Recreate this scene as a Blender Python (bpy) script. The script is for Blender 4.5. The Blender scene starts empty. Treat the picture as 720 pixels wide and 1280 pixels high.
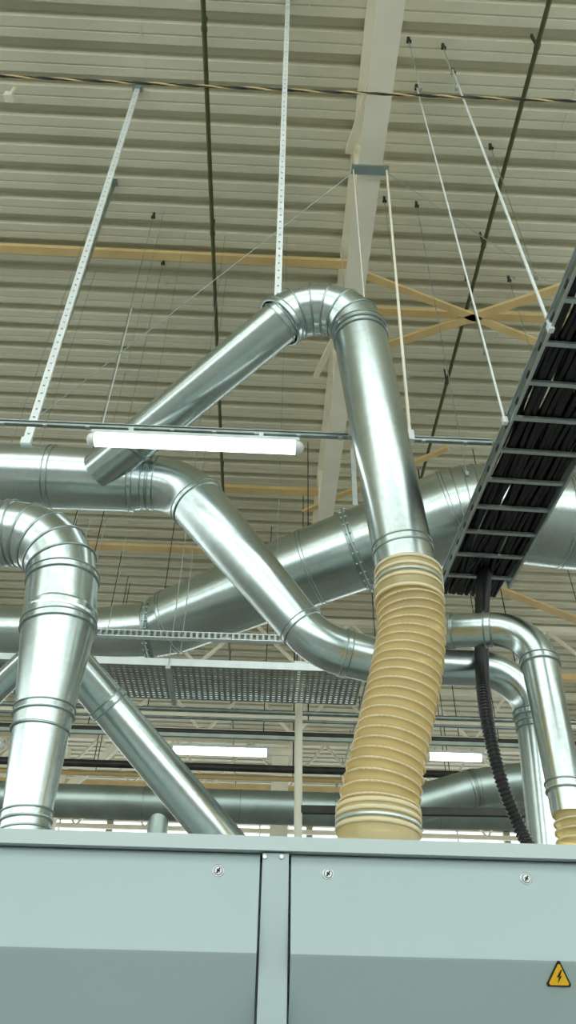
import bpy, bmesh, math, random
from mathutils import Vector, Matrix
random.seed(7)
D=bpy.data; C=bpy.context
V=Vector
# ------------------------------------------------------------ camera
F=924.0; TH=math.radians(39.5); PSI=math.radians(1.6); RO=math.radians(1.2)
CO=V((0,0,1.6))
fwd=V((math.sin(PSI)*math.cos(TH),math.cos(PSI)*math.cos(TH),math.sin(TH)))
r0=V((math.cos(PSI),-math.sin(PSI),0)); u0=r0.cross(fwd)
R=math.cos(RO)*r0+math.sin(RO)*u0
U=-math.sin(RO)*r0+math.cos(RO)*u0
cam=D.cameras.new('camera'); cam.sensor_fit='VERTICAL'; cam.sensor_height=36; cam.lens=F/1280*36
cam.clip_start=0.05; cam.clip_end=300
co=D.objects.new('camera',cam); C.collection.objects.link(co)
co.matrix_world=Matrix(((R.x,U.x,-fwd.x,CO.x),(R.y,U.y,-fwd.y,CO.y),(R.z,U.z,-fwd.z,CO.z),(0,0,0,1)))
C.scene.camera=co
C.scene.view_settings.view_transform='Standard'
# survey helpers: measured bearing -> world point on a depth plane / height plane
def ray(px,py): return fwd+R*((px-360)/F)-U*((py-640)/F)
def P(px,py,Y):
    d=ray(px,py); return CO+d*(Y/d.y)
def PZ(px,py,z):
    d=ray(px,py); return CO+d*((z-CO.z)/d.z)
def RAD(p,w): return 0.5*w*(p-CO).dot(fwd)/F
# ------------------------------------------------------------ materials
def mat(name,col,metal=0.0,rough=0.5,nscale=6,namt=0.12,bump=0.0,bscale=30,rvar=0.0,vor=0,emit=None,es=0):
    m=D.materials.new(name); m.use_nodes=True; nt=m.node_tree; b=nt.nodes['Principled BSDF']
    b.inputs['Metallic'].default_value=metal; b.inputs['Roughness'].default_value=rough
    tc=nt.nodes.new('ShaderNodeTexCoord')
    n=nt.nodes.new('ShaderNodeTexNoise'); n.inputs['Scale'].default_value=nscale; n.inputs['Detail'].default_value=5
    nt.links.new(tc.outputs['Object'],n.inputs['Vector'])
    cr=nt.nodes.new('ShaderNodeValToRGB')
    lo=[max(0,c*(1-namt*1.6)) for c in col]; hi=[min(1,c*(1+namt)) for c in col]
    cr.color_ramp.elements[0].position=0.3; cr.color_ramp.elements[1].position=0.7
    cr.color_ramp.elements[0].color=(*lo,1); cr.color_ramp.elements[1].color=(*hi,1)
    nt.links.new(n.outputs['Fac'],cr.inputs['Fac'])
    out=cr.outputs['Color']
    if vor:
        v=nt.nodes.new('ShaderNodeTexVoronoi'); v.inputs['Scale'].default_value=vor
        nt.links.new(tc.outputs['Object'],v.inputs['Vector'])
        mx=nt.nodes.new('ShaderNodeMix'); mx.data_type='RGBA'; mx.blend_type='OVERLAY'; mx.inputs['Factor'].default_value=0.10
        nt.links.new(out,mx.inputs['A'])
        bw=nt.nodes.new('ShaderNodeRGBToBW'); nt.links.new(v.outputs['Color'],bw.inputs['Color'])
        nt.links.new(bw.outputs['Val'],mx.inputs['B']); out=mx.outputs['Result']
    nt.links.new(out,b.inputs['Base Color'])
    if rvar:
        mr=nt.nodes.new('ShaderNodeMapRange'); mr.inputs['To Min'].default_value=max(0.02,rough-rvar); mr.inputs['To Max'].default_value=rough+rvar
        nt.links.new(n.outputs['Fac'],mr.inputs['Value']); nt.links.new(mr.outputs['Result'],b.inputs['Roughness'])
    if bump:
        n2=nt.nodes.new('ShaderNodeTexNoise'); n2.inputs['Scale'].default_value=bscale
        nt.links.new(tc.outputs['Object'],n2.inputs['Vector'])
        bp=nt.nodes.new('ShaderNodeBump'); bp.inputs['Strength'].default_value=bump; bp.inputs['Distance'].default_value=0.02
        nt.links.new(n2.outputs['Fac'],bp.inputs['Height']); nt.links.new(bp.outputs['Normal'],b.inputs['Normal'])
    if emit:
        b.inputs['Emission Color'].default_value=(*emit,1); b.inputs['Emission Strength'].default_value=es
    return m
GALV=mat('galvanized_steel',(0.57,0.65,0.64),1.0,0.25,2.5,0.05,0.08,4,0.03,vor=45)
GALVD=mat('galvanized_seam',(0.36,0.42,0.41),1.0,0.34,8,0.15)
GALVO=mat('galvanized_dull',(0.42,0.50,0.48),0.95,0.38,4,0.10,rvar=0.04)
ZINC=mat('zinc_strut',(0.58,0.64,0.63),0.7,0.35,10,0.08)
BRIGHT=mat('bright_zinc_strip',(0.90,0.95,0.95),0.3,0.4,10,0.04)
DECK=mat('painted_roof_deck',(0.69,0.66,0.51),0.0,0.42,0.6,0.06)
BEIGE=mat('beige_painted_steel',(0.85,0.80,0.65),0.0,0.45,2,0.05)
TAN=mat('tan_painted_steel',(0.72,0.52,0.24),0.0,0.5,2,0.08)
GREEN=mat('green_conduit',(0.085,0.10,0.035),0.2,0.4,3,0.1)
DARK=mat('dark_steel',(0.05,0.05,0.045),0.5,0.5,5,0.2)
CABLE=mat('black_cable_sheath',(0.010,0.010,0.011),0.0,0.3,9,0.3)
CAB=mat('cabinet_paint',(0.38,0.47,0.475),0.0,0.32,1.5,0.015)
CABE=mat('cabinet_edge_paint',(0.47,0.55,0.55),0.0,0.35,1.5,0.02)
GAP=mat('panel_gap',(0.02,0.025,0.025),0,0.7)
WHITE=mat('white_housing',(0.80,0.82,0.82),0,0.4,3,0.02)
TUBE=mat('lamp_diffuser',(0.95,0.97,0.97),0,0.4,3,0.01,emit=(0.92,1,0.99),es=4)
CONC=mat('concrete_floor',(0.30,0.30,0.28),0,0.6,2,0.12,0.1,40)
WALL=mat('wall_panel',(0.30,0.29,0.24),0,0.6,1,0.05)
YEL=mat('warning_yellow',(0.9,0.50,0.02),0,0.4,5,0.02)
BLK=mat('black_print',(0.01,0.01,0.01),0,0.5)
HOSE=mat('amber_polyurethane',(0.78,0.65,0.36),0.0,0.2,6,0.06)
HOSEL=mat('amber_collar',(0.72,0.62,0.37),0.0,0.2,6,0.08)
HOSER=mat('amber_rib',(0.94,0.86,0.62),0.0,0.18,6,0.04)
for m,fac,tf in ((HOSE,.35,.42),(HOSEL,.25,.35),(HOSER,.3,.05)):
    nt=m.node_tree; b=nt.nodes['Principled BSDF']; o=nt.nodes['Material Output']
    t=nt.nodes.new('ShaderNodeBsdfTranslucent'); t.inputs['Color'].default_value=(0.95,0.79,0.43,1)
    mx=nt.nodes.new('ShaderNodeMixShader'); mx.inputs[0].default_value=fac
    nt.links.new(b.outputs[0],mx.inputs[1]); nt.links.new(t.outputs[0],mx.inputs[2])
    tr=nt.nodes.new('ShaderNodeBsdfTransparent'); tr.inputs['Color'].default_value=(1,.86,.52,1)
    m2=nt.nodes.new('ShaderNodeMixShader'); m2.inputs[0].default_value=tf
    nt.links.new(mx.outputs[0],m2.inputs[1]); nt.links.new(tr.outputs[0],m2.inputs[2]); nt.links.new(m2.outputs[0],o.inputs['Surface'])
# ------------------------------------------------------------ mesh builder
def perp(t):
    a=V((0,0,1)) if abs(t.z)<0.9 else V((0,1,0))
    u=t.cross(a).normalized(); return u,t.cross(u).normalized()
class MB:
    def __init__(s): s.bm=bmesh.new(); s.mats=[]
    def mi(s,m):
        if m not in s.mats: s.mats.append(m)
        return s.mats.index(m)
    def face(s,vs,m,smooth=False):
        try: f=s.bm.faces.new(vs)
        except ValueError: return
        f.material_index=s.mi(m); f.smooth=smooth; return f
    def sweep(s,st,m,seg=40,sharp=True,cap=False,rf=None):
        u=None; rings=[]
        for i,(p,t,r) in enumerate(st):
            t=t.normalized()
            if u is None: u,_=perp(t)
            else: u=(u-t*u.dot(t)).normalized()
            v=t.cross(u)
            ring=[]
            for k in range(seg):
                a=2*math.pi*k/seg
                rr=r if rf is None else rf(i,k/seg,r)
                ring.append(s.bm.verts.new(p+(u*math.cos(a)+v*math.sin(a))*rr))
            rings.append(ring)
        for i in range(len(rings)-1):
            for k in range(seg):
                k2=(k+1)%seg
                s.face((rings[i][k],rings[i][k2],rings[i+1][k2],rings[i+1][k]),m,True)
        if sharp:
            for ring in rings:
                for k in range(seg):
                    e=s.bm.edges.get((ring[k],ring[(k+1)%seg]))
                    if e: e.smooth=False
        if cap:
            s.face(list(reversed(rings[0])),m); s.face(rings[-1],m)
    def bead(s,p,t,r,w=0.02,h=0.008,m=None,seg=40):
        t=t.normalized(); m=m or GALVD
        s.sweep([(p-t*w/2,t,r*0.97),(p-t*w/2,t,r+h*.7),(p-t*w/4,t,r+h),(p+t*w/4,t,r+h),(p+t*w/2,t,r+h*.7),(p+t*w/2,t,r*0.97)],m,seg)
    def rod(s,a,b,r,m,seg=8):
        a=V(a);b=V(b); t=b-a
        s.sweep([(a,t,r),(b,t,r)],m,seg,True,True)
    def box(s,c,size,m,rot=None):
        c=V(c); vs=[]
        for x in(-.5,.5):
            for y in(-.5,.5):
                for z in(-.5,.5):
                    q=V((x*size[0],y*size[1],z*size[2]))
                    if rot: q=rot@q
                    vs.append(s.bm.verts.new(c+q))
        for f in((0,1,3,2),(4,6,7,5),(0,4,5,1),(2,3,7,6),(0,2,6,4),(1,5,7,3)):
            s.face([vs[i] for i in f],m)
    def beam(s,a,b,w,h,m,up=V((0,0,1))):
        a=V(a);b=V(b); t=(b-a); L=t.length; t.normalize()
        if abs(t.dot(up))>0.98: up=V((0,1,0))
        sd=t.cross(up).normalized(); u2=sd.cross(t)
        rot=Matrix((sd,t,u2)).transposed()
        s.box((a+b)/2,(w,L,h),m,rot)
    def done(s,name,bevel=0,recalc=True,xf=None):
        if xf is not None: bmesh.ops.transform(s.bm,matrix=xf,verts=s.bm.verts)
        if recalc: bmesh.ops.recalc_face_normals(s.bm,faces=s.bm.faces)
        me=D.meshes.new(name); s.bm.to_mesh(me); s.bm.free()
        for m in s.mats: me.materials.append(m)
        o=D.objects.new(name,me); C.collection.objects.link(o)
        if bevel:
            b=o.modifiers.new('bevel','BEVEL'); b.width=bevel; b.segments=2; b.limit_method='ANGLE'
        return o
# ------------------------------------------------------------ ducts
def duct_stations(cs,gores=5):
    st=[];gr=[];jt=[]
    n=len(cs)
    for i,(p,r,b) in enumerate(cs):
        if i==0: t=(cs[1][0]-p).normalized(); st.append((p,t,r)); continue
        if i==n-1: t=(p-cs[i-1][0]).normalized(); st.append((p,t,r)); continue
        t0=(p-cs[i-1][0]).normalized(); t1=(cs[i+1][0]-p).normalized()
        if not b:
            st.append((p,(t0+t1).normalized(),r)); jt.append(st[-1]); continue
        ang=t0.angle(t1); tl=b*math.tan(ang/2)
        s=p-t0*tl; ax=t0.cross(t1).normalized(); nrm=ax.cross(t0).normalized()
        cen=s+nrm*b
        for k in range(gores+1):
            a=ang*k/gores
            rot=Matrix.Rotation(a,3,ax)
            q=cen+rot@(s-cen); st.append((q,rot@t0,r))
            (jt if k in(0,gores) else gr).append(st[-1])
    return st,gr,jt
def add_duct(mb,cs,gores=5,spacing=1.3,m=None,smooth=False):
    m=m or GALV
    pc=[]
    for c in cs:
        p=P(c[0],c[1],c[2]); pc.append((p,RAD(p,c[3]),c[4] if len(c)>4 else 0))
    st,gr,jt=duct_stations(pc,14 if smooth else gores)
    mb.sweep(st,m,48,sharp=not smooth,cap=True)
    if not smooth:
        for (p,t,r) in gr: mb.bead(p,t,r,0.012,0.006)
    for (p,t,r) in jt:
        mb.bead(p,t,r,0.045,0.005,m); mb.bead(p+t*0.018,t,r,0.008,0.009); mb.bead(p-t*0.018,t,r,0.008,0.009)
    for i in range(len(st)-1):
        a,b=st[i],st[i+1]; L=(b[0]-a[0]).length
        if L>spacing*1.1:
            k=int(L/spacing)
            for j in range(1,k+1):
                f=j/(k+1); p=a[0].lerp(b[0],f); r=a[2]*(1-f)+b[2]*f; t=(b[0]-a[0]).normalized()
                mb.bead(p,t,r,0.012,0.006)
    return st
def flange(mb,p,t,r,n=26,h=0.045):
    t=t.normalized(); mb.bead(p,t,r,0.03,h,GALVO); mb.bead(p,t,r,0.09,0.012,GALVO)
    u,v=perp(t)
    for k in range(n):
        a=2*math.pi*k/n; q=p+(u*math.cos(a)+v*math.sin(a))*(r+h*0.6)
        mb.rod(q-t*0.03,q+t*0.03,0.011,ZINC,6)
HY=4.1
mb=MB()
st=add_duct(mb,[(511,728,3.0,76),(434,338,2.85,61,0.29),(352,402,2.95,56,0),(124,590,HY-0.14,50)],gores=6,spacing=9)
p,t,r=st[0]
for dd in(0.17,0.21): mb.bead(p+t.normalized()*dd,t,r*.995,0.010,0.007)
p,t,r=st[1]
mb.bead(p-t*0.06,t,r,0.01,0.008)
e,t,r=st[-1]; mb.bead(e-t*0.36,t,r,0.03,0.008)
q=P(350,385,2.92); mb.box(q+V((0,0,.02)),(0.035,0.05,0.10),ZINC)
mb.done('galvanized_riser_duct')
mb=MB()
st=add_duct(mb,[(-120,590,HY,80),(66,597,HY,80,0),(168,602,HY,76,0),(184,603,HY,68,0),(228,607,HY,68,0.45),(398,808,HY-.05,58,0.42),(470,826,HY,56,0),(500,832,HY,44,0),(660,838,HY,44,0.28),(668,910,HY,42,0),(684,1075,HY,42)],spacing=9,smooth=True)
mb.done('galvanized_header_duct')
mb=MB()
st=add_duct(mb,[(478,822,HY,40),(545,790,3.6,41,0.2),(666,784,3.4,43,0.26),(706,985,3.3,44,0),(712,1018,3.3,44)],spacing=9,smooth=True)
mb.done('galvanized_branch_duct')
mb=MB()
st=add_duct(mb,[(-160,662,3.3,74),(84,668,3.25,82,0.36),(73,786,3.25,90,0),(55,892,3.25,72,0),(33,1022,3.25,60,0),(30,1045,3.25,60,0),(20,1110,3.25,60)],gores=5,spacing=9)
mb.bead(P(76,770,3.25),V((0,0,1)),RAD(P(76,770,3.25),86),0.05,0.01,GALV)
mb.bead(P(50,915,3.25),V((0,0,1)),RAD(P(50,915,3.25),70),0.012,0.008)
add_duct(mb,[(60,792,3.3,46),(135,880,3.6,48,0),(310,1090,3.9,52)],spacing=9)
add_duct(mb,[(60,800,3.3,30),(-60,915,3.7,34)],spacing=9)
mb.done('galvanized_inlet_duct')
mb=MB()
st=add_duct(mb,[(900,668,5.9,122),(700,650,5.9,122,0),(588,638,5.9,120,0.75),(447,687,6.4,102,0),(390,708,6.6,98,0),(215,777,7.3,82,0),(190,787,7.4,70,0),(118,791,7.5,62,0),(-140,785,7.6,62)],gores=5,spacing=9,m=GALV)
def fl(px,py,Y,w,q):
    p=P(px,py,Y); flange(mb,p,(P(*q)-p),RAD(p,w))
fl(447,687,6.4,102,(390,708,6.6)); fl(190,787,7.4,72,(118,791,7.5))
mb.done('large_extract_duct')
mb=MB(); add_duct(mb,[(60,1000,9,40),(420,1012,9,40),(800,1020,9,40)],spacing=1.6,m=GALVO)
add_duct(mb,[(60,1000,9,40),(-150,990,9,40)],spacing=1.6,m=GALVO)
q=P(200,1012,9); mb.rod(q,(q.x,q.y,0),0.12,GALVO,24)
mb.done('distant_supply_duct')
mb=MB(); add_duct(mb,[(500,1012,8.2,44),(590,985,8.2,44,0.5),(760,962,8.2,44)],spacing=1.6,m=GALVO); mb.done('distant_supply_duct.001')
# ------------------------------------------------------------ amber hose
def catmull(pts,n):
    out=[]; pts=[pts[0]+(pts[0]-pts[1])]+pts+[pts[-1]+(pts[-1]-pts[-2])]
    for i in range(1,len(pts)-2):
        a,b,c,d=pts[i-1:i+3]
        for k in range(n):
            t=k/n; out.append(0.5*((2*b)+(c-a)*t+(2*a-5*b+4*c-d)*t*t+(3*b-a-3*c+d)*t**3))
    out.append(pts[-2]); return out
def resample(pts,step):
    out=[pts[0]]; acc=0
    for a,b in zip(pts,pts[1:]):
        L=(b-a).length; s=step-acc
        while s<=L: out.append(a.lerp(b,s/L)); s+=step
        acc=(acc+L)%step
    return out
def hose(mb,ctrl,pitch,amp,m,helix=True,seg=48,per=8,rib=None):
    pts=[P(*c[:3]) for c in ctrl]; rs=[RAD(p,c[3]) for p,c in zip(pts,ctrl)]
    path=resample(catmull(pts,30),pitch/per)
    L0=[0]
    for a,b in zip(pts,pts[1:]): L0.append(L0[-1]+(b-a).length)
    N=len(path); st=[]
    for i,p in enumerate(path):
        s=i*pitch/per*L0[-1]/((N-1)*pitch/per)
        j=0
        while j<len(L0)-2 and s>L0[j+1]: j+=1
        f=min(1,(s-L0[j])/(L0[j+1]-L0[j])); r=rs[j]*(1-f)+rs[j+1]*f
        t=(path[min(i+1,N-1)]-path[max(i-1,0)])
        st.append((p,t,r))
    def rf(i,a,r):
        ph=(i/per-(a if helix else 0))%1.0
        return r-amp*(1+0.35*math.sin(math.pi*2*ph+math.pi/2)) + amp*math.exp(-((ph-0.5)/0.13)**2)*1.0
    mb.sweep(st,m,seg,sharp=False,rf=rf)
    if rib:  # helical wire
        u=None; sp=[]
        for i,(p,t,r) in enumerate(st):
            t=t.normalized()
            if u is None: u,_=perp(t)
            else: u=(u-t*u.dot(t)).normalized()
            v=t.cross(u)
            for sub in range(4):
                x=i+sub/4
                if i>=len(st)-1: break
                pp=p.lerp(st[i+1][0],sub/4)
                a=(x/per-0.5)*2*math.pi
                sp.append(pp+(u*math.cos(a)+v*math.sin(a))*(r-0.002))
        mb.sweep([(p,sp[min(k+1,len(sp)-1)]-sp[max(k-1,0)],0.005) for k,p in enumerate(sp)],rib,6,False)
    return st
mb=MB()
st=hose(mb,[(512,752,3.0,84),(514,795,3.0,85),(504,860,3.0,90),(489,930,3.0,93),(477,985,3.0,99),(473,1018,3.0,103)],0.046,0.008,HOSE,per=10,rib=HOSER)
a=P(510,714,3.0);b=P(512,755,3.0);t=b-a
ra=RAD(a,80);rb=RAD(b,84)
mb.sweep([(a,t,ra),(a.lerp(b,.25),t,ra*1.02),(a.lerp(b,.5),t,ra*1.0),(b,t,rb)],HOSEL,48)
for f in(0.08,0.3,0.62,0.95): mb.bead(a.lerp(b,f),t,ra*1.01,0.016,0.008,HOSER,48)
mb.bead(a.lerp(b,.46),t,ra*1.01,0.014,0.008,ZINC,48)
a=P(473,1012,3.0);b=P(472,1100,3.0);t=b-a
mb.sweep([(a,t,RAD(a,102)),(b,t,RAD(a,98))],HOSEL,48)
for f in(0.05,0.16,0.34): mb.bead(a.lerp(b,f),t,RAD(a,101),0.016,0.01,HOSER,48)
mb.bead(a.lerp(b,0.25),t,RAD(a,101),0.014,0.008,ZINC,48)
mb.done('amber_flexible_hose',recalc=True)
mb=MB()
hose(mb,[(713,1018,3.3,44),(718,1045,3.3,45),(725,1100,3.3,47)],0.04,0.008,HOSE,rib=HOSER)
mb.done('amber_flexible_hose.001')
# ------------------------------------------------------------ cabinet
mb=MB()
YF=2.0; ztop=P(360,1050,YF).z
zpt=P(360,1069,YF).z; zcr=P(360,1194,YF-.03).z
mb.box((0,YF+1.06,ztop/2-0.02),(4.0-0.02,2.0,ztop-0.04),CAB)
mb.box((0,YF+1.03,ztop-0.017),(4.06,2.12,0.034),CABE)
SLU=0.045; SLL=0.62
def yfront(z): 
    if z>=zcr: return YF-0.002-SLU*(zpt-z)/(zpt-zcr)
    return YF-0.002-SLU+SLL*(zcr-z)
zlow=zcr-0.22
YB=yfront(zlow)+.03
def panel(x0,x1):
    pr=[(YB,zpt),(YF-0.002,zpt),(YF-0.006,zpt-0.006),(yfront(zcr+.004),zcr+0.004),(yfront(zcr)+.0005,zcr),(yfront(zcr-.005),zcr-0.005),(yfront(zlow),zlow),(yfront(zlow),0.12),(YB,0.12)]
    A=[mb.bm.verts.new((x0,y,z)) for y,z in pr]; B=[mb.bm.verts.new((x1,y,z)) for y,z in pr]
    n=len(pr)
    for i in range(n-1): mb.face((A[i],B[i],B[i+1],A[i+1]),CAB)
    mb.face(A,CAB); mb.face(list(reversed(B)),CAB); mb.face((A[0],A[-1],B[-1],B[0]),CAB)
mb.box((0,YB+0.01,ztop/2-.03),(3.97,0.02,ztop-.06),GAP)
xa=P(323,1130,YF).x; xb=P(363,1130,YF).x
panel(-1.98,xa); panel(xb,1.98)
mb.box(((xa+xb)/2,YF+0.06,ztop/2-0.012),(xb-xa-0.012,0.155,ztop-0.05),CAB)
nrm=V((0,-1,0))
def onf(px,py,off=0.0):
    Y=YF
    for _ in range(20):
        p=P(px,py,Y); Y=yfront(p.z)-off
    return p
for px,py in((273,1089),(410,1093),(657,1099)):
    p=onf(px,py)
    mb.sweep([(p+V((0,.01,0)),nrm,0.0155),(p+nrm*0.004,nrm,0.0155),(p+nrm*0.006,nrm,0.0125)],ZINC,24,cap=True)
    mb.sweep([(p+nrm*0.0055,nrm,0.0115),(p+nrm*0.0065,nrm,0.0105)],BLK,20,cap=True)
    mb.sweep([(p+nrm*0.006,nrm,0.0095),(p+nrm*0.008,nrm,0.0088)],WHITE,20,cap=True)
    mb.box(p+nrm*0.0085,(0.0035,0.002,0.014),BLK,Matrix.Rotation(.6,3,'Y'))
    mb.box(p+nrm*0.0085,(0.009,0.002,0.003),BLK,Matrix.Rotation(.6,3,'Y'))
for px in(331,352):
    p=P(px,1071,YF-0.02); mb.sweep([(p+V((0,.02,0)),nrm,0.006),(p+nrm*0.003,nrm,0.005)],ZINC,12,cap=True)
mb.done('machine_cabinet')
mb=MB()
pc=onf(698,1221)
sl=math.atan(SLL)
rot=Matrix.Rotation(sl,3,'X')
def tri(s,off,m):
    vs=[]
    h=s*math.sqrt(3)/2
    pts=[(-s/2,-h/3),(s/2,-h/3),(0,2*h/3)]
    q=[]
    for i in range(3):
        a=V((*pts[i],0)); n1=V((*pts[(i+1)%3],0)); p1=V((*pts[i-1],0))
        q+= [a.lerp(p1,.08),a.lerp(n1,.08)]
    def w(v,o): return pc+rot@V((v.x,-o,v.y*1.12))
    lo=[mb.bm.verts.new(w(v,off-0.0015)) for v in q]; hi=[mb.bm.verts.new(w(v,off)) for v in q]
    mb.face(hi,m)
    for i in range(6): mb.face((lo[i],lo[(i+1)%6],hi[(i+1)%6],hi[i]),m)
tri(0.062,0.003,BLK); tri(0.050,0.0045,YEL)
bolt=[(0.004,0.019),(-0.006,0.002),(0.000,0.003),(-0.004,-0.011),(0.006,0.005),(0.001,0.004),(0.007,0.019)]
mb.face([mb.bm.verts.new(pc+rot@V((x,-0.0056,z-0.001))) for x,z in bolt],BLK)
mb.done('electrical_warning_sign',recalc=False)
# ------------------------------------------------------------ cable ladder
ZL=4.9
A0=PZ(554,730,ZL); A1=PZ(716,350,ZL)
dr=(A1-A0).normalized(); sdv=V((-dr.y,dr.x,0)); 
if sdv.x<0: sdv=-sdv
LX=Matrix(((sdv.x,dr.x,0,A0.x),(sdv.y,dr.y,0,A0.y),(0,0,1,0),(0,0,0,1)))
LW=0.52; LL=4.9
mb=MB()
for x,s in((0,1),(LW,-1)):
    mb.box((x,LL/2,ZL+0.04),(0.006,LL,0.085),ZINC)
    mb.box((x-s*0.006,LL/2,ZL-0.003),(0.016,LL,0.010),ZINC)
    mb.box((x-s*0.006,LL/2,ZL+0.085),(0.022,LL,0.010),ZINC)
    mb.box((x-s*0.004,LL/2,ZL+0.04),(0.004,LL,0.05),GALVD)
    yy=0.1
    while yy<LL:
        mb.box((x-s*0.008,yy,ZL+0.04),(0.004,0.05,0.02),DARK); yy+=0.2
yy=0.1
while yy<LL:
    mb.box((LW/2,yy,ZL+0.02),(LW,0.028,0.02),ZINC); yy+=0.28
mb.done('cable_ladder',xf=LX)
mb=MB()
for layer in range(2):
    for k in range(13):
        x=0.03+(LW-0.06)*k/12
        pts=[]; yy=-0.2
        while yy<=LL:
            pts.append(V((x+random.uniform(-.018,.018),yy,ZL+0.052+layer*0.035+random.uniform(0,.012)))); yy+=0.3
        path=catmull(pts,3)
        mb.sweep([(p,path[min(i+1,len(path)-1)]-path[max(0,i-1)],0.02) for i,p in enumerate(path)],CABLE,8,False)
mb.done('power_cables',xf=LX)
mb=MB()
hose(mb,[(616,668,4.85,18),(606,715,4.7,18),(602,790,4.1,17),(606,880,3.75,17),(625,970,3.7,17),(650,1035,3.7,17),(674,1085,3.6,17),(684,1130,3.5,17)],0.022,0.004,CABLE,helix=False,seg=20,per=6)
mb.done('black_corrugated_cable')
ZC=11.1
# ------------------------------------------------------------ perforated tray
def tray(name,x0,x1,yn,w,z):
    mb=MB()
    mb.box(((x0+x1)/2,yn,z+0.035),(x1-x0,0.005,0.07),BRIGHT)
    mb.box(((x0+x1)/2,yn+w,z+0.035),(x1-x0,0.005,0.07),ZINC)
    mb.box(((x0+x1)/2,yn+0.01,z+0.07),(x1-x0,0.02,0.004),ZINC)
    n=14
    for i in range(n+1): mb.box(((x0+x1)/2,yn+w*i/n,z),(x1-x0,0.026,0.003),GALVD)
    x=x0
    while x<x1: mb.box((x,yn+w/2,z),(0.024,w,0.0032),GALVD); x+=0.05
    x=x0+0.4
    while x<x1:
        mb.box((x,yn+w/2,z-0.03),(0.041,w+0.1,0.03),ZINC)
        for yy in(yn-.03,yn+w+.03): mb.rod((x,yy,z-.05),(x,yy,ZC-.01),0.004,GALVO,6)
        x+=1.9
    return mb.done(name)
pa=P(300,836,5.55); tray('perforated_cable_tray',-5,P(455,848,5.55).x,5.55,0.6,pa.z)
mb=MB()
a=P(118,795,5.45); x1=P(358,803,5.45).x
for dz in(0,0.055): mb.box(((a.x+x1)/2,a.y,a.z+dz),(x1-a.x,0.05,0.008),BRIGHT)
x=a.x
while x<x1: mb.box((x,a.y,a.z+.027),(0.02,0.045,0.05),GALVD); x+=0.05
mb.box((a.x,a.y,a.z+.027),(0.01,0.06,0.07),ZINC)
for xx in(a.x+.1,x1-.1): mb.rod((xx,a.y,a.z),(xx,a.y,ZC-.01),0.003,GALVO)
mb.done('strut_channel')
mb=MB(); a=P(-60,820,5.2); x1=P(120,824,5.2).x
mb.box(((a.x+x1)/2,a.y,a.z),(x1-a.x,0.05,0.05),ZINC); mb.rod((x1-.3,a.y,a.z),(x1-.3,a.y,ZC-.01),0.003,GALVO); mb.done('strut_channel.001')
mb=MB(); a=P(374,832,6.3)
mb.rod(a,(a.x,a.y,0),0.034,BEIGE,16); mb.box(a,(0.1,0.08,0.05),ZINC)
mb.beam(P(374,1012,6.3),P(760,1018,6.3),0.05,0.06,DARK)
mb.done('support_pipe')
# ------------------------------------------------------------ fluorescent light + rail
YT=3.36
a=P(108,549,YT);b=P(380,560,YT)
zt=(a.z+b.z)/2
def lamp(name,xa,xb,y,z,w):
    mb=MB(); r=w/2; X=V((1,0,0)); e=r*0.8
    l=[(V((xa+r*(1-math.cos(q)),y,z)),X,max(.003,r*math.sin(q))) for q in [0,.3,.7,1.1,1.57]]
    rr=[(V((xb-r*(1-math.cos(q)),y,z)),X,max(.003,r*math.sin(q))) for q in [1.57,1.1,.7,.3,0]]
    mb.sweep(l+[(V((xa+r+e*.3,y,z)),X,r)],WHITE,24,sharp=False,cap=True)
    mb.sweep([(V((xb-r-e*.3,y,z)),X,r)]+rr,WHITE,24,sharp=False,cap=True)
    mb.sweep([(V((xa+r+e*.3,y,z)),X,r*.99),(V((xb-r-e*.3,y,z)),X,r*.99)],TUBE,24,sharp=False,cap=True)
    mb.box(((xa+xb)/2,y,z+r*0.95),(xb-xa-.06,w*0.85,r*0.6),ZINC)
    for f in(.2,.8): mb.box((xa+(xb-xa)*f,y,z+r*1.5),(0.03,w*.7,r*1.2),ZINC)
    return mb.done(name)
lamp('fluorescent_light',a.x,b.x,YT,zt,0.090)
mb=MB()
zr=zt+0.112; xe=P(616,560,YT).x
mb.box(((-4+xe)/2,YT,zr),(xe+4,0.025,0.018),GALVD)
mb.box(((-4+xe)/2,YT,zr+.018),(xe+4,0.038,0.004),ZINC)
x=-3.9
while x<xe: mb.box((x,YT,zr-0.010),(0.025,0.03,0.010),ZINC); x+=0.27
q=P(512,545,YT); mb.box((q.x,YT-0.02,zr+.015),(0.045,0.035,0.085),WHITE)
q=P(437,540,YT); mb.box((q.x,YT-0.02,zr+.02),(0.025,0.035,0.085),ZINC)
mb.done('lighting_rail')
for n,x0,x1,py in(('fluorescent_light.001',210,340,937),('fluorescent_light.002',530,607,945),('fluorescent_light.003',-100,8,929)):
    a=P(x0,py,12);b=P(x1,py,12); lamp(n,a.x,b.x,12,a.z,0.14)
zz=P(300,935,12).z
mb=MB(); mb.box((0,12,zz+0.19),(16,0.06,0.06),GALVO)
for x in range(-8,9,2): mb.rod((x,12,zz+.16),(x,12,ZC-.01),0.008,DARK)
mb.done('lighting_rail.001')
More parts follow.
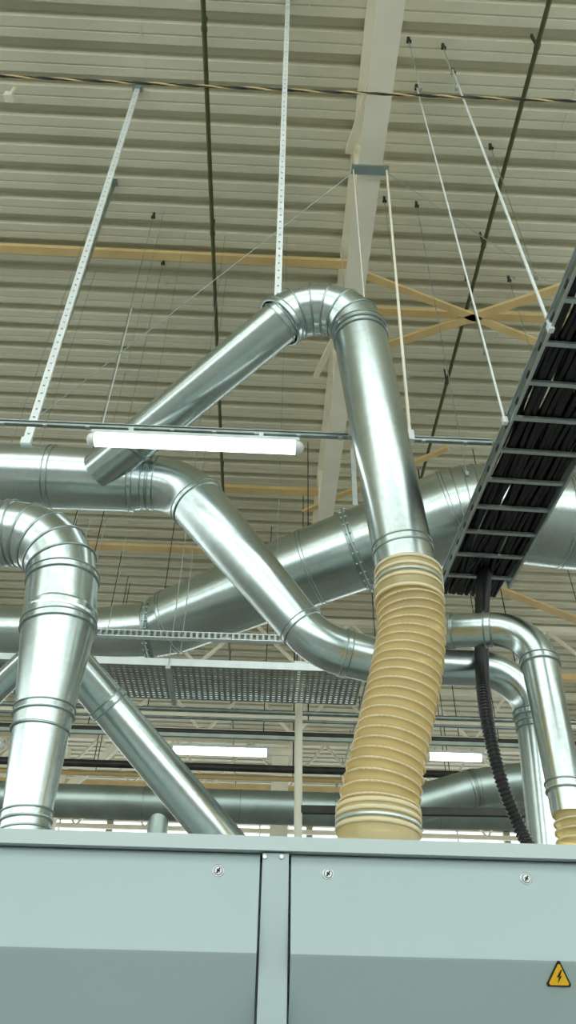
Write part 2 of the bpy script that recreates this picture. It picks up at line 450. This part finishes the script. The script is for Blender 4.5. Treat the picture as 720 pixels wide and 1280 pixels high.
# ------------------------------------------------------------ roof deck
PIT=0.36
YD0=-3.5
mb=MB()
prof=[];y=YD0
while y<31.0:
    prof+=[(y,0.0),(y+0.10,0.0),(y+0.107,0.012),(y+0.117,0.012),(y+0.124,0.0),(y+0.21,0.0),(y+0.235,0.13),(y+0.335,0.13)]
    y+=PIT
rows=[[mb.bm.verts.new((x,yy,ZC+zz)) for yy,zz in prof] for x in (-18,18)]
for i in range(len(prof)-1):
    mb.face((rows[0][i],rows[0][i+1],rows[1][i+1],rows[1][i]),DECK)
mb.box((0,(YD0+31)/2,ZC+0.3),(36,31-YD0,0.1),DECK)
mb.box((0,-9.5,ZC+0.3),(36,1.0,0.5),DECK)
for x in range(-18,19,3): mb.box((x,-6.2,ZC+0.2),(0.12,5.6,0.3),BEIGE)  # bars over an unseen skylight gap, added to send daylight down
mb.done('ceiling',recalc=False)
mb=MB()
for x in [-7.6,-4.6,-1.7,0.2,3.4,6.4,9.4]:
    y=YD0
    while y<31: mb.box((x,y+.105,ZC-0.003),(0.02,0.21,0.004),DECK); y+=PIT
mb.done('trim_1')
# ------------------------------------------------------------ main roof beam
def ibeam(mb,a,b,h,w,m,tf=0.02):
    a=V(a);b=V(b)
    mb.beam(a+V((0,0,tf/2)),b+V((0,0,tf/2)),w,tf,m)
    mb.beam(a+V((0,0,h/2)),b+V((0,0,h/2)),0.014,h-2*tf,m)
    mb.beam(a+V((0,0,h-tf/2)),b+V((0,0,h-tf/2)),w,tf,m)
mb=MB()
bx=PZ(489,2,ZC-1.15).x
ibeam(mb,(bx,-9.5,ZC-1.16),(bx,31,ZC-1.16),1.15,0.27,BEIGE,0.025)
y=1.2
while y<31:
    mb.box((bx,y,ZC-0.585),(0.25,0.014,1.10),BEIGE); y+=3.0
q=PZ(464,212,ZC-1.17); mb.box((bx,q.y,ZC-1.18),(0.42,0.10,0.03),GALVO)
for s in(-.19,.19): mb.rod((bx+s,q.y,ZC-1.2),(bx+s,q.y,ZC-1.05),0.012,ZINC)
mb.done('roof_girder')
GY=q.y
for i,x in enumerate((-8.5,10.5)):
    mb=MB(); ibeam(mb,(x,-9.5,ZC-1.16),(x,31,ZC-1.16),1.15,0.27,BEIGE,0.025); mb.done('roof_girder.%03d'%(i+1))
mb=MB()
def strut(px,py,x0,x1,z,w=0.08,m=TAN):
    p=PZ(px,py,z); mb.beam((x0,p.y,z),(x1,p.y,z),w,0.07,m)
zs=ZC-0.12
strut(200,319,-8.5,bx,zs,0.12,TAN)
strut(640,396,bx,10.5,zs-.3,0.12,TAN)
strut(320,612,-8.5,bx,zs-.1,0.16,TAN)
strut(320,690,-8.5,10.5,zs-.1,0.2,TAN)
zb=ZC-0.75
for (a,b,w) in (((452,342),(760,462),.10),((480,433),(740,347),.13),((600,728),(760,790),.2),((380,640),(560,560),.1)):
    mb.beam(PZ(*a,zb),PZ(*b,zb),w,0.05,TAN)
for (a,b) in (((395,470),(436,385)),((436,190),(468,92))):
    mb.beam(PZ(*a,ZC-.05),PZ(*b,ZC-1.1),.09,0.05,BEIGE)
mb.done('roof_bracing')
for i,(px,py) in enumerate(((254,4),(686,4))):
    mb=MB(); z=ZC-0.35; p=PZ(px,py,z)
    mb.rod((p.x,-9,z),(p.x,30,z),0.028,GREEN,12)
    y=0.5
    while y<30: mb.box((p.x,y,z+.17),(0.02,0.03,0.33),DARK); mb.bead(V((p.x,y,z)),V((0,1,0)),0.028,0.06,0.008,GREEN,12); y+=2.4
    mb.done('roof_conduit' if i==0 else 'roof_conduit.001')
mb=MB()
Yc=3.05
a=P(-400,74,Yc);b=P(1100,140,Yc)
for ph in(0,2.09,4.19):
    pts=[]
    for i in range(321):
        f=i/320; p=a.lerp(b,f)+V((0,0,-0.16*(1-(2*f-1)**2)+0.06)); an=f*160+ph
        pts.append(p+V((0,math.cos(an),math.sin(an)))*0.007)
    mb.sweep([(p,pts[min(i+1,320)]-pts[max(i-1,0)],0.008) for i,p in enumerate(pts)],DARK if ph<4 else TAN,6,False)
mb.done('catenary_cable')
# ------------------------------------------------------------ hangers
cnt={}
def nm(b):
    n=cnt.get(b,0); cnt[b]=n+1
    return b if n==0 else '%s.%03d'%(b,n)
ZT=ZC-.02
def strip(px,py,pyb,w=0.04,pxb=None,Y=None,m=BRIGHT):
    top=PZ(px,py,ZT)
    bot=P(pxb,pyb,Y if Y else top.y) if pxb is not None else V((top.x,top.y,P(px,pyb,top.y).z))
    mb=MB(); t=(top-bot).normalized(); L=(top-bot).length
    sd=t.cross(V((0,1,0))).normalized(); 
    for s in(-1,1):
        mb.beam(bot+sd*s*w*.33,top+sd*s*w*.33,w*.34,0.004,m,V((0,1,0)))
        mb.beam(bot+sd*s*w*.5+V((0,.01,0)),top+sd*s*w*.5+V((0,.01,0)),0.004,0.022,m,V((0,1,0)))
    k=0
    while k<L:
        mb.beam(bot+t*k,bot+t*min(k+0.068,L),w*.5,0.004,m,V((0,1,0))); k+=0.085
    mb.box(bot,(w*1.3,0.04,0.06),m); mb.box(top,(w*2.2,0.08,0.03),GALVO)
    mb.done(nm('slotted_hanger_strip'))
def rod(px,py,pyb,r=0.006,pxb=None,Y=None,m=ZINC,clip=True):
    top=PZ(px,py,ZT)
    bot=P(pxb,pyb,Y if Y else top.y) if pxb is not None else V((top.x,top.y,P(px,pyb,top.y).z))
    mb=MB(); mb.rod(bot,top,r,m)
    if clip:
        mb.box(top-V((0,0,.06)),(0.03,0.03,0.10),DARK); mb.box(top-V((0,0,.12)),(0.055,0.03,0.025),DARK)
    mb.box(bot,(0.03,0.03,0.05),m)
    mb.done(nm('threaded_hanger_rod'))
strip(172,110,552,0.055,pxb=33,Y=HY-.2)
strip(143,228,640,0.035,m=GALVO)
strip(360,-6,376,0.042,pxb=347,Y=2.95)
rod(565,86,410,0.010,pxb=688,Y=PZ(688,410,ZL).y,m=BRIGHT); rod(520,106,526,0.008,pxb=631,Y=PZ(630,530,ZL).y,m=BRIGHT)
for t in ((193,266,735),(205,324,790)): rod(*t,r=0.005,m=GALVO)
rod(520,252,590,0.005,m=GALVO); rod(612,180,345,0.005,m=GALVO)
for t in((510,47,110),(553,55,110)): rod(*t,r=0.006)
rod(480,246,470,0.005,m=GALVO); rod(582,344,440,0.005,m=GALVO); rod(635,345,450,0.005,m=GALVO)
rod(165,385,560,0.008,m=BRIGHT,clip=False)
mb=MB(); q=V((bx+.19,GY,ZC-1.15)); mb.rod(P(512,540,YT),q,0.012,BEIGE); 
mb.rod(V((bx-.19,GY,P(484,500,GY).z)),V((bx-.19,GY,ZC-1.15)),0.006,BEIGE); mb.done('rail_suspension_rods')
a=P(441,560,5.6); mb=MB(); mb.beam(a,P(444,632,5.6),0.05,0.01,ZINC,V((0,1,0)))
mb.rod(a,V((a.x,a.y,ZT)),0.007,ZINC); mb.done('duct_hanger_bracket')
mb=MB()
mb.rod(P(30,535,5.6),V((bx-.1,GY,ZC-1.1)),0.005,GALVO,6)
mb.rod(V((bx+.1,GY,ZC-1.1)),PZ(760,402,ZC-.2),0.005,GALVO,6)
mb.done('guy_wire')
mb=MB(); q=PZ(18,110,ZT); mb.rod(q,q-V((0,0,.2)),0.02,BEIGE,10); mb.box(q-V((0,0,.25)),(0.09,0.09,0.1),BEIGE); mb.done('ceiling_sensor',bevel=0.01)
# ------------------------------------------------------------ far trusses and columns
for i,(Y,h) in enumerate(((15.5,1.1),(19,1.3),(23,1.3),(27,1.4))):
    mb=MB(); zb=ZC-h-0.3; zt2=ZC-0.15
    mb.box((0,Y,zb),(34,0.14,0.14),BEIGE if i%2 else TAN); mb.box((0,Y,zt2),(34,0.14,0.14),BEIGE)
    x=-16
    while x<16:
        mb.beam((x,Y,zb),(x+1.2,Y,zt2),0.07,0.07,BEIGE); mb.beam((x+1.2,Y,zt2),(x+2.4,Y,zb),0.07,0.07,BEIGE); x+=2.4
    mb.done(nm('roof_truss'))
mb=MB(); p=P(350,950,20); mb.box((p.x,20,4.7),(0.45,0.35,9.4),BEIGE); mb.box((p.x,20,9.4),(0.8,0.5,0.2),BEIGE); mb.done('steel_column')
mb=MB(); p=P(92,950,20); mb.box((p.x-.3,20,4.7),(0.3,0.3,9.4),BEIGE)
mb.beam((p.x-.3,20,8),(p.x-1.8,20,9.6),0.2,0.2,BEIGE); mb.beam((p.x-.3,20,8),(p.x+1.2,20,9.6),0.2,0.2,BEIGE); mb.done('steel_column.001')
mb=MB()
for px,py,Y,r,m in((200,886,9.5,.03,GALVD),(200,896,9.5,.02,GALVD),(560,905,11,.05,BEIGE),(560,925,13,.06,DARK),(200,912,13,.05,BEIGE),(300,960,14,.07,DARK),(300,972,14.3,.05,TAN)):
    p=P(px,py,Y); mb.rod((-12,Y,p.z),(12,Y,p.z),r,m,10)
    for x in(-8,-3.2,0.6,3.6,8): mb.rod((x,Y,p.z),(x,Y,ZC-.01),0.008,DARK,6)
mb.done('distant_pipe_run')
# ------------------------------------------------------------ room shell
mb=MB(); mb.box((0,10.5,-0.05),(36,41,0.1),CONC); mb.done('floor')
mb=MB(); mb.box((0,31.1,3.0),(36,0.2,6.0),WALL); mb.box((0,31.1,11.05),(36,0.2,0.5),WALL)
for x in range(-18,19,4): mb.box((x,31.1,8.4),(0.25,0.2,5),WALL)
mb.done('wall_back')
mb=MB()
for x in range(-18,18,4):
    mb.box((x+2,31.1,8.35),(0.07,0.08,4.9),WHITE)
mb.box((0,31.1,8.0),(36,0.08,0.07),WHITE); mb.done('window_1')
for s,n in((-1,'wall_left'),(1,'wall_right')):  # unseen side walls; window bands added to give the metal highlights
    mb=MB(); mb.box((s*18,10.5,2.0),(0.2,41,4),WALL); mb.box((s*18,10.5,9.35),(0.2,41,3.9),WALL)
    for y in range(-10,32,4): mb.box((s*18,y,5.7),(0.2,0.3,3.6),WALL)
    mb.done(n)
mb=MB(); mb.box((0,-10,1.6),(36,0.2,3.2),WALL); mb.box((0,-10,10.6),(36,0.2,1.4),WALL)  # unseen wall behind camera, added with high openings so light falls from above
for x in range(-18,19,4): mb.box((x,-10,6.5),(0.3,0.2,7),WALL)
mb.done('wall_front')
# ------------------------------------------------------------ world
w=D.worlds.new('world'); C.scene.world=w; w.use_nodes=True
bg=w.node_tree.nodes['Background']; bg.inputs[0].default_value=(0.90,1.0,0.97,1); bg.inputs[1].default_value=3.0
